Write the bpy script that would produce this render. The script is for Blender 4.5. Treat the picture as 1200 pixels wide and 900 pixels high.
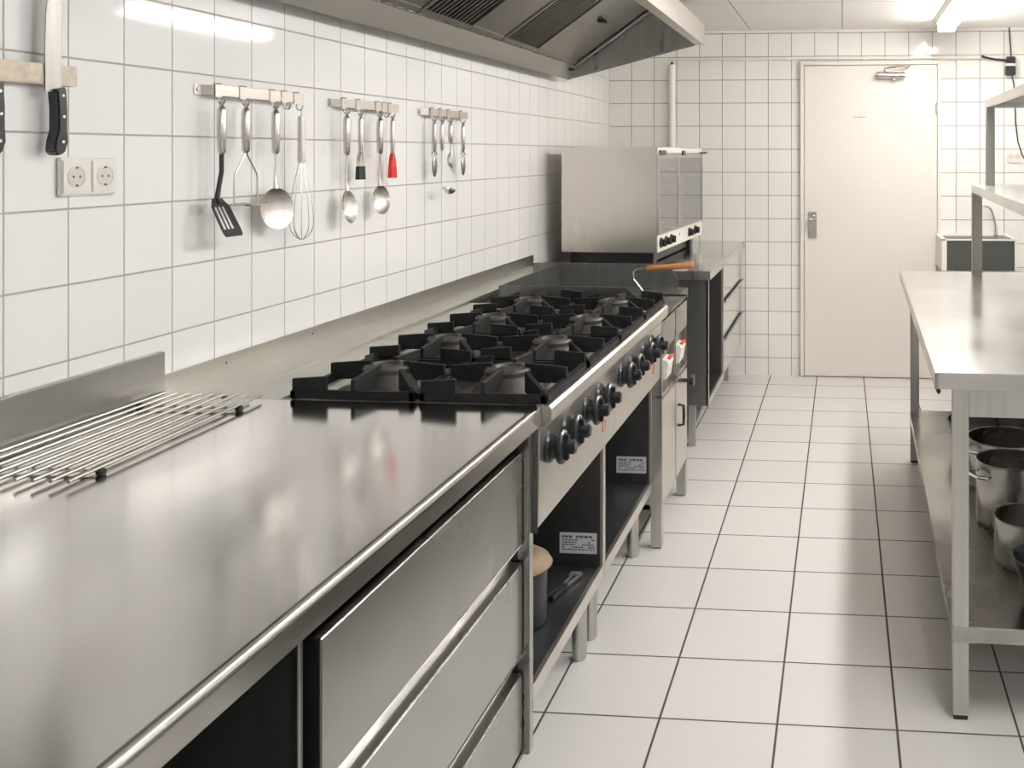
import bpy, bmesh, math, random
from mathutils import Vector, Matrix
PI = math.pi
random.seed(4)
S = bpy.context.scene
C = S.collection
for o in list(bpy.data.objects): bpy.data.objects.remove(o)

# ---------------------------------------------------------------- camera
EYE = 1.453
cam = bpy.data.cameras.new('camera'); co = bpy.data.objects.new('camera', cam); C.objects.link(co)
co.location = (0, 0, EYE); co.rotation_euler = (PI/2, 0, .0861)
cam.sensor_fit = 'HORIZONTAL'; cam.sensor_width = 36; cam.lens = 1140.16/1200*36
cam.shift_x = -.2408; cam.shift_y = -.2248; cam.clip_start = .02
S.camera = co
# ---------------------------------------------------------------- world, exposure
w = bpy.data.worlds.new('world'); S.world = w; w.use_nodes = True
w.node_tree.nodes['Background'].inputs[0].default_value = (1, .96, .9, 1)
w.node_tree.nodes['Background'].inputs[1].default_value = .3
S.view_settings.view_transform = 'Standard'; S.view_settings.look = 'None'
S.view_settings.gamma = 1; S.view_settings.use_curve_mapping = False
S.view_settings.exposure = 0.50
LAMP_FAR, FILL_MID, FILL_NEAR = 39.0, 60.0, 37.0     # warm tube at the back, cooler unseen tubes added for fill

# ---------------------------------------------------------------- materials
def mat(name, col, rough=.5, metal=0., emit=None, estr=0., trans=0., ior=1.5, coat=0.):
    m = bpy.data.materials.new(name); m.use_nodes = True
    b = m.node_tree.nodes['Principled BSDF']
    b.inputs['Base Color'].default_value = (*col, 1)
    b.inputs['Roughness'].default_value = rough; b.inputs['Metallic'].default_value = metal
    b.inputs['IOR'].default_value = ior
    b.inputs['Transmission Weight'].default_value = trans
    b.inputs['Coat Weight'].default_value = coat
    if emit: b.inputs['Emission Color'].default_value = (*emit, 1); b.inputs['Emission Strength'].default_value = estr
    return m
def noisy(m, scale=(1, 1, 1), nscale=5., c2=None, r2=None, bump=0., detail=3., lo=.35, hi=.65):
    """procedural variation of colour, roughness and height on a material"""
    nt = m.node_tree; N = nt.nodes; L = nt.links; b = N['Principled BSDF']
    tc = N.new('ShaderNodeTexCoord'); mp = N.new('ShaderNodeMapping'); mp.inputs['Scale'].default_value = scale
    nz = N.new('ShaderNodeTexNoise'); nz.inputs['Scale'].default_value = nscale; nz.inputs['Detail'].default_value = detail
    L.new(tc.outputs['Object'], mp.inputs[0]); L.new(mp.outputs[0], nz.inputs['Vector'])
    mr = N.new('ShaderNodeMapRange'); mr.inputs['From Min'].default_value = lo; mr.inputs['From Max'].default_value = hi
    L.new(nz.outputs['Fac'], mr.inputs['Value'])
    if c2:
        mx = N.new('ShaderNodeMix'); mx.data_type = 'RGBA'
        mx.inputs[6].default_value = b.inputs['Base Color'].default_value; mx.inputs[7].default_value = (*c2, 1)
        L.new(mr.outputs[0], mx.inputs[0]); L.new(mx.outputs[2], b.inputs['Base Color'])
    if r2 is not None:
        r = N.new('ShaderNodeMapRange'); r.inputs['To Min'].default_value = b.inputs['Roughness'].default_value
        r.inputs['To Max'].default_value = r2
        L.new(mr.outputs[0], r.inputs['Value']); L.new(r.outputs[0], b.inputs['Roughness'])
    if bump:
        bp = N.new('ShaderNodeBump'); bp.inputs['Strength'].default_value = 1; bp.inputs['Distance'].default_value = bump
        L.new(nz.outputs['Fac'], bp.inputs['Height']); L.new(bp.outputs[0], b.inputs['Normal'])
    return m
def tiles(name, ax, off, size, grout_w, col, grout, rough, var=.03, wavy=0.):
    """square tiles with grout lines at fixed world positions on two axes"""
    m = mat(name, col, rough); nt = m.node_tree; N = nt.nodes; L = nt.links; b = N['Principled BSDF']
    g = N.new('ShaderNodeNewGeometry'); sp = N.new('ShaderNodeSeparateXYZ'); L.new(g.outputs['Position'], sp.inputs[0])
    def M(op, a, bb=None, cl=False):
        n = N.new('ShaderNodeMath'); n.operation = op; n.use_clamp = cl
        for i, v in enumerate((a, bb)):
            if v is None: continue
            if isinstance(v, (int, float)): n.inputs[i].default_value = v
            else: L.new(v, n.inputs[i])
        return n.outputs[0]
    ds, ids = [], []
    for i, (a, o) in enumerate(zip(ax, off)):
        s = size[i] if isinstance(size, tuple) else size
        t = M('DIVIDE', M('SUBTRACT', sp.outputs[a], o), s)
        ids.append(M('FLOOR', t))
        f = M('FRACT', M('ADD', t, .5))
        ds.append(M('MULTIPLY', M('ABSOLUTE', M('SUBTRACT', f, .5)), s))
    d = M('MINIMUM', ds[0], ds[1])
    mr = N.new('ShaderNodeMapRange'); mr.interpolation_type = 'SMOOTHSTEP'
    mr.inputs['From Min'].default_value = grout_w*.35; mr.inputs['From Max'].default_value = grout_w*.75
    L.new(d, mr.inputs['Value'])
    cv = N.new('ShaderNodeCombineXYZ'); L.new(ids[0], cv.inputs[0]); L.new(ids[1], cv.inputs[1])
    wn = N.new('ShaderNodeTexWhiteNoise'); wn.noise_dimensions = '3D'; L.new(cv.outputs[0], wn.inputs['Vector'])
    hsv = N.new('ShaderNodeHueSaturation'); hsv.inputs['Color'].default_value = (*col, 1)
    L.new(M('ADD', M('MULTIPLY', wn.outputs['Value'], var), 1-var/2), hsv.inputs['Value'])
    mx = N.new('ShaderNodeMix'); mx.data_type = 'RGBA'; mx.inputs[6].default_value = (*grout, 1)
    L.new(mr.outputs[0], mx.inputs[0]); L.new(hsv.outputs[0], mx.inputs[7]); L.new(mx.outputs[2], b.inputs['Base Color'])
    rr = N.new('ShaderNodeMapRange'); rr.inputs['To Min'].default_value = .8; rr.inputs['To Max'].default_value = rough
    L.new(mr.outputs[0], rr.inputs['Value']); L.new(rr.outputs[0], b.inputs['Roughness'])
    nz = N.new('ShaderNodeTexNoise'); nz.inputs['Scale'].default_value = 9; L.new(g.outputs['Position'], nz.inputs['Vector'])
    h = M('ADD', mr.outputs[0], M('MULTIPLY', nz.outputs['Fac'], wavy))
    bp = N.new('ShaderNodeBump'); bp.inputs['Distance'].default_value = .0012; L.new(h, bp.inputs['Height']); L.new(bp.outputs[0], b.inputs['Normal'])
    return m

GROUT = (.46, .40, .36)
WT = (.80, .79, .775)
m_tile_side = tiles('side_wall_tiles', (1, 2), (1.6748, 1.646), .152, .0034, WT, GROUT, .06, .03, .12)
m_tile_back = tiles('back_wall_tiles', (0, 2), (-1.3978, 1.9387), .152, .0042, (.83, .81, .775), (.34, .29, .25), .10, .03, .12)  # same tiles as the side walls; warmer far light put into the colour
m_floor = tiles('floor_tiles', (0, 1), (-.7725, 2.4737), .3032, .0052, (.64, .615, .59), (.075, .055, .045), .32, .05, .25)
m_ceil = tiles('ceiling_panels', (0, 1), (-.002, 5.215), (.6, 1.2), .007, (.88, .855, .82), (.45, .41, .37), .8, .02)
def steel(name, col, r1, r2, c2=None, sc=(1, 1, 1), ns=3., bump=.0):
    return noisy(mat(name, col, r1, 1.), sc, ns, c2, r2, bump)
m_top = steel('worktop_steel', (.57, .555, .53), .115, .18, (.53, .515, .495), (2.2, .8, 1), 2.2, .0004)
m_steel = steel('brushed_steel', (.41, .405, .385), .22, .30, (.385, .38, .36), (1, 1, 1), 3)
m_side = steel('side_steel', (.50, .49, .47), .26, .38, (.44, .43, .42), (4, 1, .5), 5)
m_panel = steel('panel_steel', (.70, .67, .62), .30, .38, (.66, .63, .59), (1, 1, 1), 3)
m_table = steel('table_steel', (.60, .59, .575), .18, .24, (.57, .56, .545), (1, 1, 1), 3, .0008)
m_ledge = steel('ledge_steel', (.52, .505, .47), .34, .40, (.50, .485, .45))
m_post = steel('post_steel', (.34, .335, .31), .32, .4, (.31, .305, .285))
m_shelf = steel('shelf_steel', (.40, .39, .365), .2, .3, (.36, .35, .33), (1, 1, 1), 3, .0006)
m_baffle = steel('baffle_steel', (.24, .235, .22), .34, .42)
m_wallst = steel('splash_steel', (.30, .30, .29), .3, .4, (.24, .24, .235), (4, 1, .5), 5)
m_leg = steel('leg_steel', (.56, .55, .52), .34, .44, (.5, .49, .47), (8, 8, .3), 6)
m_hood = steel('hood_steel', (.46, .455, .43), .30, .42, (.45, .44, .42), (2, .6, 2), 4, .002)
m_hoodf = steel('fascia_steel', (.62, .59, .55), .35, .45)
m_oven = steel('oven_steel', (.68, .64, .59), .24, .30, (.65, .61, .56), (1, 1, .15), 3)
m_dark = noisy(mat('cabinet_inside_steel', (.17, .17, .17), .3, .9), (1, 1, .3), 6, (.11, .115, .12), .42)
m_chrome = mat('chrome', (.72, .70, .67), .14, 1)
m_satin = mat('satin_steel', (.60, .57, .54), .25, 1)
m_iron = noisy(mat('cast_iron', (.010, .011, .013), .5, ior=1.35), (1, 1, 1), 30, (.020, .019, .018), .62, .0005)
m_burner = noisy(mat('burner_cap', (.085, .075, .065), .5, .4), (1, 1, 1), 20, (.05, .044, .038), .6)
m_bowl = noisy(mat('burner_bowl', (.20, .185, .165), .35, .8), (1, 1, 1), 9, (.10, .09, .08), .5)
m_black = mat('black_plastic', (.014, .015, .018), .28)
m_blackm = mat('black_nylon', (.02, .021, .024), .42)
m_rubber = mat('rubber', (.02, .02, .02), .6)
m_white = mat('white_plastic', (.74, .71, .65), .35)
m_socketw = mat('socket_well', (.60, .57, .50), .45)
m_door = noisy(mat('door_paint', (.76, .71, .655), .38), (1, 1, 1), 2, (.75, .70, .645), .42)
m_pipe = mat('pipe_paint', (.80, .77, .72), .35)
m_label = mat('label_paper', (.62, .62, .62), .6)
m_ink = mat('label_ink', (.12, .12, .13), .6)
m_red = mat('red_silicone', (.72, .03, .025), .4)
m_redm = mat('red_print', (.72, .10, .06), .5)
m_wood = noisy(mat('handle_wood', (.50, .22, .07), .45), (3, 1, 6), 12, (.40, .16, .05), .55)
m_tan = noisy(mat('pale_wood', (.30, .21, .12), .5), (1, 1, 4), 8, (.22, .15, .08), .6)
m_glass = mat('oven_glass', (.86, .87, .86), .02, 0, trans=1, ior=2.0)
m_sink = mat('sink_side', (.085, .09, .085), .4, .2)
m_emit_far = mat('tube_light_warm', (1, 1, 1), .5, emit=(1, .965, .92), estr=LAMP_FAR)
m_fill_mid = mat('fill_tube', (1, 1, 1), .5, emit=(1, .985, .965), estr=FILL_MID)
m_fill_near = mat('fill_tube_cool', (1, 1, 1), .5, emit=(.99, 1, 1), estr=FILL_NEAR)
m_bar = mat('rack_wire', (.42, .40, .37), .32, 1)
m_knife = noisy(mat('knife_steel', (.34, .325, .31), .38, 1), (1, 6, .3), 8, (.29, .275, .26), .45)
m_mag = noisy(mat('magnet_bar', (.46, .40, .32), .45, .5), (1, 1, 1), 60, (.38, .33, .27), .55)
m_grey = mat('grey_steel', (.27, .27, .27), .3, 1)
m_mesh = mat('basket_wire', (.6, .58, .55), .3, 1)

# ---------------------------------------------------------------- mesh helpers
class MB:
    def __init__(s): s.b = bmesh.new(); s.flat = False
    def _merge(s, t):
        me = bpy.data.meshes.new('t'); t.to_mesh(me); t.free(); s.b.from_mesh(me); bpy.data.meshes.remove(me)
    def box(s, x0, x1, y0, y1, z0, z1, bev=.0015, seg=2):
        s.flat = True
        t = bmesh.new(); bmesh.ops.create_cube(t, size=1)
        for v in t.verts:
            v.co = Vector(((x0+x1)/2+v.co.x*(x1-x0), (y0+y1)/2+v.co.y*(y1-y0), (z0+z1)/2+v.co.z*(z1-z0)))
        mn = min(abs(x1-x0), abs(y1-y0), abs(z1-z0))
        if bev: bmesh.ops.bevel(t, geom=t.edges[:], offset=min(bev, mn*.4), segments=seg, affect='EDGES')
        s._merge(t); return s
    def prism(s, pts, a0, a1, axis='Y', bev=0):
        """closed 2D outline extruded along an axis; pts are the two other axes in order"""
        s.flat = True; t = bmesh.new()
        def P(p, a): return {'Y': (p[0], a, p[1]), 'X': (a, p[0], p[1]), 'Z': (p[0], p[1], a)}[axis]
        f = t.faces.new([t.verts.new(P(p, a0)) for p in pts])
        r = bmesh.ops.extrude_face_region(t, geom=[f])
        d = Vector(P((0, 0), a1))-Vector(P((0, 0), a0))
        bmesh.ops.translate(t, verts=[v for v in r['geom'] if isinstance(v, bmesh.types.BMVert)], vec=d)
        bmesh.ops.recalc_face_normals(t, faces=t.faces[:])
        if bev: bmesh.ops.bevel(t, geom=t.edges[:], offset=bev, segments=2, affect='EDGES')
        s._merge(t); return s
    def cyl(s, p0, p1, r0, r1=None, n=20, bev=0):
        p0, p1 = Vector(p0), Vector(p1); r1 = r0 if r1 is None else r1
        t = bmesh.new(); d = p1-p0
        bmesh.ops.create_cone(t, cap_ends=True, segments=n, radius1=r0, radius2=r1, depth=d.length)
        if bev:
            es = [e for e in t.edges if abs(e.verts[0].co.z-e.verts[1].co.z) < 1e-6]
            bmesh.ops.bevel(t, geom=es, offset=bev, segments=2, affect='EDGES')
        q = Vector((0, 0, 1)).rotation_difference(d.normalized())
        bmesh.ops.transform(t, matrix=Matrix.Translation((p0+p1)/2) @ q.to_matrix().to_4x4(), verts=t.verts[:])
        s._merge(t); return s
    def tube(s, pts, r, n=8, closed=False):
        """round tube through points; r is a number or one radius per point"""
        P = [Vector(p) for p in pts]; k = len(P); R = r if isinstance(r, (list, tuple)) else [r]*k
        t = bmesh.new(); rings = []; ref = None
        for i in range(k):
            a = P[i-1] if (i or closed) else P[0]; b = P[(i+1) % k] if (i < k-1 or closed) else P[-1]
            d = (b-a).normalized()
            if ref is None:
                ref = Vector((0, 0, 1)) if abs(d.z) < .9 else Vector((1, 0, 0))
            u = (ref-d*ref.dot(d))
            if u.length < 1e-4: u = d.orthogonal()
            u.normalize(); v = d.cross(u); ref = u
            rings.append([t.verts.new(P[i]+(u*math.cos(2*PI*j/n)+v*math.sin(2*PI*j/n))*R[i]) for j in range(n)])
        for i in range(k if closed else k-1):
            A, B = rings[i], rings[(i+1) % k]
            for j in range(n): t.faces.new((A[j], A[(j+1) % n], B[(j+1) % n], B[j]))
        if not closed: t.faces.new(rings[0][::-1]); t.faces.new(rings[-1])
        bmesh.ops.recalc_face_normals(t, faces=t.faces[:])
        s._merge(t); return s
    def lathe(s, prof, c=(0, 0, 0), n=32, axis='Z', sc=(1, 1)):
        """profile of (radius, height) turned about an axis through c"""
        t = bmesh.new(); rings = []
        for r, h in prof:
            if r < 1e-6: rings.append([t.verts.new((0, 0, h))])
            else: rings.append([t.verts.new((r*math.cos(2*PI*j/n)*sc[0], r*math.sin(2*PI*j/n)*sc[1], h)) for j in range(n)])
        for A, B in zip(rings[:-1], rings[1:]):
            for j in range(n):
                k = (j+1) % n
                if len(A) == 1 and len(B) == 1: continue
                if len(A) == 1: t.faces.new((A[0], B[j], B[k]))
                elif len(B) == 1: t.faces.new((A[j], A[k], B[0]))
                else: t.faces.new((A[j], A[k], B[k], B[j]))
        bmesh.ops.recalc_face_normals(t, faces=t.faces[:])
        M = Matrix.Identity(4)
        if axis == 'X': M = Matrix.Rotation(PI/2, 4, 'Y')
        if axis == 'Y': M = Matrix.Rotation(-PI/2, 4, 'X')
        bmesh.ops.transform(t, matrix=Matrix.Translation(c) @ M, verts=t.verts[:])
        s._merge(t); return s
    def fin(s, a, b, th, z0, za, zb, bev=.0012):
        """upright plate between two plan points with a sloping top edge"""
        a, b = Vector((*a, 0)), Vector((*b, 0)); d = (b-a).normalized(); nrm = Vector((-d.y, d.x, 0))*th/2
        t = bmesh.new(); V = []
        for p, zt in ((a, za), (b, zb)):
            for sgn in (-1, 1):
                for z in (z0, zt): V.append(t.verts.new((p.x+nrm.x*sgn, p.y+nrm.y*sgn, z)))
        for f in ((0, 1, 3, 2), (4, 6, 7, 5), (0, 4, 5, 1), (2, 3, 7, 6), (1, 5, 7, 3), (0, 2, 6, 4)): t.faces.new([V[i] for i in f])
        bmesh.ops.recalc_face_normals(t, faces=t.faces[:])
        if bev: bmesh.ops.bevel(t, geom=t.edges[:], offset=bev, segments=1, affect='EDGES')
        s._merge(t); return s
    def rot(s, ang, axis, c):
        M = Matrix.Translation(c) @ Matrix.Rotation(ang, 4, axis) @ Matrix.Translation(-Vector(c))
        bmesh.ops.transform(s.b, matrix=M, verts=s.b.verts[:]); return s
def wloc(o):
    v = Vector((0, 0, 0))
    while o: v += o.location; o = o.parent
    return v
def obj(name, mb, m, parent=None, label=None):
    me = bpy.data.meshes.new(name); b = mb.b
    if parent is not None: off = wloc(parent)
    else:
        xs = [v.co for v in b.verts]
        off = Vector(((min(v.x for v in xs)+max(v.x for v in xs))/2, (min(v.y for v in xs)+max(v.y for v in xs))/2, min(v.z for v in xs)))
    bmesh.ops.translate(b, verts=b.verts[:], vec=-off)
    b.to_mesh(me); b.free(); me.materials.append(m)
    for p in me.polygons: p.use_smooth = True
    me.set_sharp_from_angle(angle=math.radians(34))
    o = bpy.data.objects.new(name, me); C.objects.link(o)
    if mb.flat:
        wn = o.modifiers.new('weighted_normals', 'WEIGHTED_NORMAL'); wn.weight = 100; wn.keep_sharp = True
    if parent is not None: o.parent = parent
    else: o.location = off
    if label: o['label'] = label
    return o
def thing(name, label, cat, loc, group=None):
    o = bpy.data.objects.new(name, None); C.objects.link(o); o.empty_display_size = .05
    o.location = loc; o['label'] = label; o['category'] = cat
    if group: o['group'] = group
    return o
def tag(o, label, cat, group=None):
    o['label'] = label; o['category'] = cat
    if group: o['group'] = group
    return o
def struct(name, mb, m, parent=None):
    o = obj(name, mb, m, parent); o['kind'] = 'structure'; return o
def copy_tree(o, parent=None):
    c = o.copy(); C.objects.link(c); c.parent = parent
    for ch in list(o.children): copy_tree(ch, c)
    return c

# ================================================================ the room
XL, XR, YB, YN, ZC = -1.5485, 1.45, 6.3687, -2.3, 2.264
struct('floor', MB().box(XL-.1, XR+.1, YN-.1, YB+.1, -.1, 0, 0), m_floor)
struct('ceiling', MB().box(XL-.1, XR+.1, YN-.1, YB+.1, ZC, ZC+.1, 0), m_ceil)
struct('wall_left', MB().box(XL-.1, XL, YN-.1, YB+.1, 0, ZC, 0), m_tile_side)
struct('wall_right', MB().box(XR, XR+.1, YN-.1, YB+.1, 0, ZC, 0), m_tile_side)
struct('wall_near', MB().box(XL, XR, YN-.1, YN, 0, ZC, 0), m_tile_back)
struct('wall_back', MB().box(XL, XR, YB, YB+.1, 0, ZC, 0), m_tile_back)
struct('trim_1', MB().box(XL, XR, YB-.012, YB, ZC-.016, ZC, .002), m_pipe)
# door
D = YB
dr = struct('door_1', MB().box(-.247, .606, D-.022, D-.004, .006, 2.026, .002), m_door)
fr = MB()
fr.box(-.276, -.25, D-.03, D, 0, 2.055, .003).box(.609, .63, D-.03, D, 0, 2.055, .003).box(-.25, .609, D-.03, D, 2.03, 2.055, .003)
struct('door_frame', fr, m_door, dr)
h = MB(); h.box(-.222, -.168, D-.032, D-.022, .905, 1.075, .006, 3)
h.cyl((-.195, D-.03, 1.03), (-.195, D-.07, 1.03), .009).cyl((-.195, D-.068, 1.03), (-.255+.04, D-.07, 1.03), .009)
h.lathe([(0, 0), (.022, 0), (.024, .012), (.012, .02), (0, .022)], (-.195, D-.062, 1.035), 20, 'Y')
obj('door_handle', h, m_satin, dr, 'brushed metal handle plate')
cl = MB(); cl.cyl((.222, D-.06, 1.962), (.40, D-.06, 1.957), .022, n=18, bev=.004).box(.25, .37, D-.045, D-.02, 1.94, 1.985, .004)
cl.tube([(.33, D-.06, 1.94), (.33, D-.06, 1.925)], .012, 12)
cl.tube([(.27, D-.06, 1.985), (.27, D-.06, 2.0), (.30, D-.11, 2.004), (.345, D-.15, 2.004)], .007, 8)
cl.tube([(.345, D-.15, 2.008), (.42, D-.05, 2.012), (.43, D-.025, 2.02)], .006, 8)
obj('door_closer', cl, m_satin, dr, 'metal door closer with folding arm')
for z in (1.71, .25): obj('hinge', MB().cyl((.603, D-.034, z), (.603, D-.034, z+.07), .007), m_satin, dr)
dn = MB()
for i, wd in enumerate((.008, .006, .01, .007, .006)): dn.box(.075+i*.016, .075+i*.016+wd, D-.0235, D-.0215, 1.688, 1.694, 0)
obj('number_print', dn, m_ink, dr, 'tiny faded grey lettering')

# ================================================================ ceiling lamps
def lamp(y0, y1, label, m_emit):
    x = .622; t = thing('ceiling_lamp', label, 'lamp', (x, (y0+y1)/2, ZC), 'white tube lamps in a row on the ceiling')
    b = MB(); b.prism([(x-.075, ZC-.001), (x+.075, ZC-.001), (x+.06, ZC-.03), (x-.06, ZC-.03)], y0, y1, 'Y', .002); obj('housing', b, m_pipe, t)
    d = MB(); d.prism([(x-.048, ZC-.031), (x+.048, ZC-.031), (x+.046, ZC-.056), (x+.034, ZC-.074), (x-.034, ZC-.074), (x-.046, ZC-.056)], y0+.012, y1-.012, 'Y', .003)
    obj('tube', d, m_emit, t, 'glowing white tube')
    for ya in (y0, y1-.012): obj('end_cap', MB().box(x-.051, x+.051, ya, ya+.012, ZC-.078, ZC-.030, .002), m_pipe, t)
lamp(4.72, 5.93, 'long white tube lamp on the ceiling near the white door', m_emit_far)
lamp(3.0, 4.2, 'unseen white tube lamp added for fill on the ceiling over the far end of the steel table', m_fill_mid)  # out of view, added to brighten the middle of the room
lamp(1.3, 2.5, 'unseen white tube lamp added for fill on the ceiling over the near end of the steel table', m_fill_near)  # out of view, added as fill for the near end
lamp(-1.5, -.3, 'unseen white tube lamp added for fill on the ceiling behind the photographer', m_fill_near)  # never in view, added only for its light

# ================================================================ near counter
ZT = .90
t = thing('worktop', 'long smooth steel worktop in the left foreground under the knife bar', 'worktop', (-1.1, .9, ZT-.045))
prof = [(XL+.012, ZT), (-.672, ZT), (-.665, ZT-.002), (-.6605, ZT-.007), (-.659, ZT-.014), (-.659, ZT-.043), (-.676, ZT-.043), (-.676, ZT-.032), (XL+.012, ZT-.032)]
obj('top_sheet', MB().prism(prof, -.6, 2.086, 'Y'), m_top, t)
obj('upstand', MB().box(XL+.002, XL+.018, -.6, 2.083, ZT-.02, 1.005, .0015), m_side, t, 'tall grey steel upstand')
# strip of worktop running along the wall behind the range
t = thing('wall_ledge', 'narrow steel ledge with low riveted upstand along the tiled wall behind the range', 'ledge', (-1.48, 3.4, ZT-.03))
obj('ledge_sheet', MB().box(XL+.002, -1.405, 2.088, 4.70, ZT-.03, ZT-.001, .001), m_ledge, t)
obj('upstand', MB().box(XL+.001, XL+.006, 2.088, 4.76, ZT-.005, .947, .001), m_ledge, t)
for y in (2.32, 2.72, 3.22, 3.72, 4.3):
    rv = MB(); rv.lathe([(0, .0015), (.002, .0012), (.003, 0)], (XL+.006, y, .928), 10, 'X')
    obj('rivet', rv, m_rubber, t)

# near cabinet: open bay on the left, three drawers on the right
FX = -.69
t = thing('drawer_cabinet', 'large steel base cabinet with wide drawers under the foreground worktop', 'cabinet', (-1.1, .9, 0))
c = MB()
c.box(-1.50, FX-.012, 2.062, 2.084, .15, .86, .001)
c.box(-1.50, FX-.012, 1.20, 1.215, .17, .855, .001)
c.box(-1.50, FX-.012, -.55, -.535, .15, .855, .001)
c.box(-1.50, FX-.004, -.535, 2.062, .15, .175, .001).box(-1.52, -1.50, -.55, 2.084, .15, .855, .001)
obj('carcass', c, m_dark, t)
f = MB(); f.box(FX-.012, FX+.014, 2.057, 2.085, .15, .852, .002)
f.box(FX-.016, FX-.008, 1.196, 1.203, .17, .853, .001).box(FX-.02, FX-.008, -.55, -.53, .15, .853, .001)
f.box(FX-.02, FX-.004, -.53, 2.06, .146, .178, .001)
obj('front_frame', f, m_steel, t)
obj('gap_strip', MB().box(FX-.012, -.667, 2.0855, 2.0872, .62, .852, 0), m_dark, t)
obj('drawer_rail', MB().box(FX-.04, FX-.018, 1.22, 2.06, .815, .853, .001), m_dark, t)
for z0, z1 in ((.610, .808), (.374, .566), (.165, .328)):
    dm = MB(); dm.box(FX-.03, FX, 1.238, 2.052, z0, z1, .002)
    d = obj('drawer', dm, m_steel, t)
    if z1 < .7:
        g = MB()
        g.prism([(FX-.028, z1), (FX-.006, z1), (FX-.001, z1+.004), (FX-.006, z1+.0035), (FX-.024, z1+.004), (FX-.024, z1+.026), (FX-.014, z1+.040), (FX-.001, z1+.043), (FX, z1+.046-.004), (FX-.012, z1+.032), (FX-.028, z1+.044)], 1.24, 2.05, 'Y')
        obj('grip', g, m_side, d, 'bright folded grip edge')
for y in (-.45, 1.2, 2.0):
    for x in (-1.4, -.78): obj('leg', MB().cyl((x, y, 0), (x, y, .15), .022, n=20), m_leg, t)

# wire cooling rack on the worktop
t = thing('cooling_rack', 'steel wire cooling rack with black feet lying on the foreground worktop', 'rack', (-1.4, 1.8, ZT))
w_ = MB(); zc = ZT+.0125
for k in range(9):
    xn = -1.272-.0315*k; xf = -1.298-.0285*k
    w_.tube([(xn, 1.50, zc), (xf, 2.075, zc)], .0035, 8)
obj('bars', w_, m_bar, t)
for y, x in ((1.572, -1.272), (1.985, -1.290)): obj('cross_bar', MB().tube([(-1.528, y, zc-.0055), (x, y, zc-.0055)], .003, 8), m_satin, t)
for x, y in ((-1.272, 1.572), (-1.290, 1.985), (-1.517, 1.572), (-1.517, 1.985)):
    obj('rubber_foot', MB().cyl((x, y, ZT+.0003), (x, y, zc-.001), .0085, .0075, 14, .002), m_rubber, t)

# ================================================================ gas ranges (two identical units side by side)
Y0, UL = 2.088, .718
rg = thing('gas_range', 'four-burner steel gas range next to the foreground worktop', 'range', (-1.03, Y0+UL/2, 0), 'gas ranges with black cast iron grates')
y0, y1 = Y0+.001, Y0+UL-.001
b = MB()                                   # carcass
b.box(-1.39, -.705, y0, y0+.016, .21, .86, .001).box(-1.39, -.705, y1-.016, y1, .21, .86, .001)
b.box(-1.40, -1.385, y0, y1, .21, .86, .001).box(-1.385, -.71, y0+.016, y1-.016, .222, .247, .001)
b.box(-1.385, -.72, y0+.016, y1-.016, .80, .815, .001)
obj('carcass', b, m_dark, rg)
b = MB(); b.box(-.715, -.697, y0, y0+.014, .21, .66, .001).box(-.715, -.697, y1-.014, y1, .21, .66, .001).box(-.71, -.697, y0+.014, y1-.014, .213, .25, .001)
obj('front_frame', b, m_panel, rg)
b = MB(); b.prism([(-.70, .86), (-.70, .64), (-.685, .625), (-.671, .626), (-.668, .632), (-.662, .828), (-.659, .842), (-.650, .852), (-.641, .858), (-.637, .868), (-.636, .893), (-.642, .90), (-.70, .90)], y0, y1, 'Y')
cp = obj('control_panel', b, m_panel, rg)
b = MB(); b.prism([(-.70, .853), (-.652, .855), (-.6385, .868), (-.6375, .892), (-.643, .899), (-.70, .899)], y0-.0008, y0+.0004, 'Y'); obj('end_plate', b, m_side, cp)
b = MB()                                   # drip pan top with raised rim
b.box(-1.40, -.66, y0, y1, .855, .884, .001).box(-1.40, -1.385, y0, y1, .88, .906, .001).box(-.672, -.655, y0, y1, .88, .902, .001)
b.box(-1.385, -1.27, y0, y1, .88, .897, .001)
b.box(-1.27, -.672, y0, y0+.008, .88, .9, .001).box(-1.27, -.672, y1-.008, y1, .88, .9, .001)
obj('hob_top', b, m_ledge, rg)
for bx in (-1.095, -.795):
    for byo in (.178, .538):
        by = Y0+byo
        q = MB(); q.lathe([(.118, .886), (.105, .890), (.07, .885), (.03, .8845), (0, .8845)], (bx, by, 0), 32)
        bw = obj('burner', q, m_bowl, rg)
        q = MB(); q.lathe([(.086, .886), (.081, .898), (.070, .910), (.063, .922), (.056, .928), (.057, .938), (.052, .944), (.032, .946), (.027, .940), (.008, .939), (0, .939)], (bx, by, 0), 36)
        obj('burner_cap', q, m_burner, bw)
        # cast iron grate: frame, long fins to the centre, corner fins
        g = MB(); hx, hy = .146, .174; z0, z1 = .901, .921
        g.box(bx-hx, bx+hx, by-hy, by-hy+.016, z0, z1, .003).box(bx-hx, bx+hx, by+hy-.016, by+hy, z0, z1, .003)
        g.box(bx-hx, bx-hx+.016, by-hy, by+hy, z0, z1, .003).box(bx+hx-.016, bx+hx, by-hy, by+hy, z0, z1, .003)
        for sx in (-1, 1):
            g.fin((bx+sx*(hx-.004), by), (bx+sx*.040, by), .010, .908, .946, .954)
            g.fin((bx, by+sx*(hy-.004)), (bx, by+sx*.040), .010, .908, .946, .954)
            g.fin((bx+sx*(hx-.004), by+sx*(hy-.008)), (bx+sx*.062, by+sx*(hy-.008)), .010, .905, .946, .952)
            g.fin((bx-sx*(hx-.010), by+sx*(hy-.010)), (bx-sx*.072, by+sx*.085), .010, .905, .930, .954)
        obj('grate', g, m_iron, rg)
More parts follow.
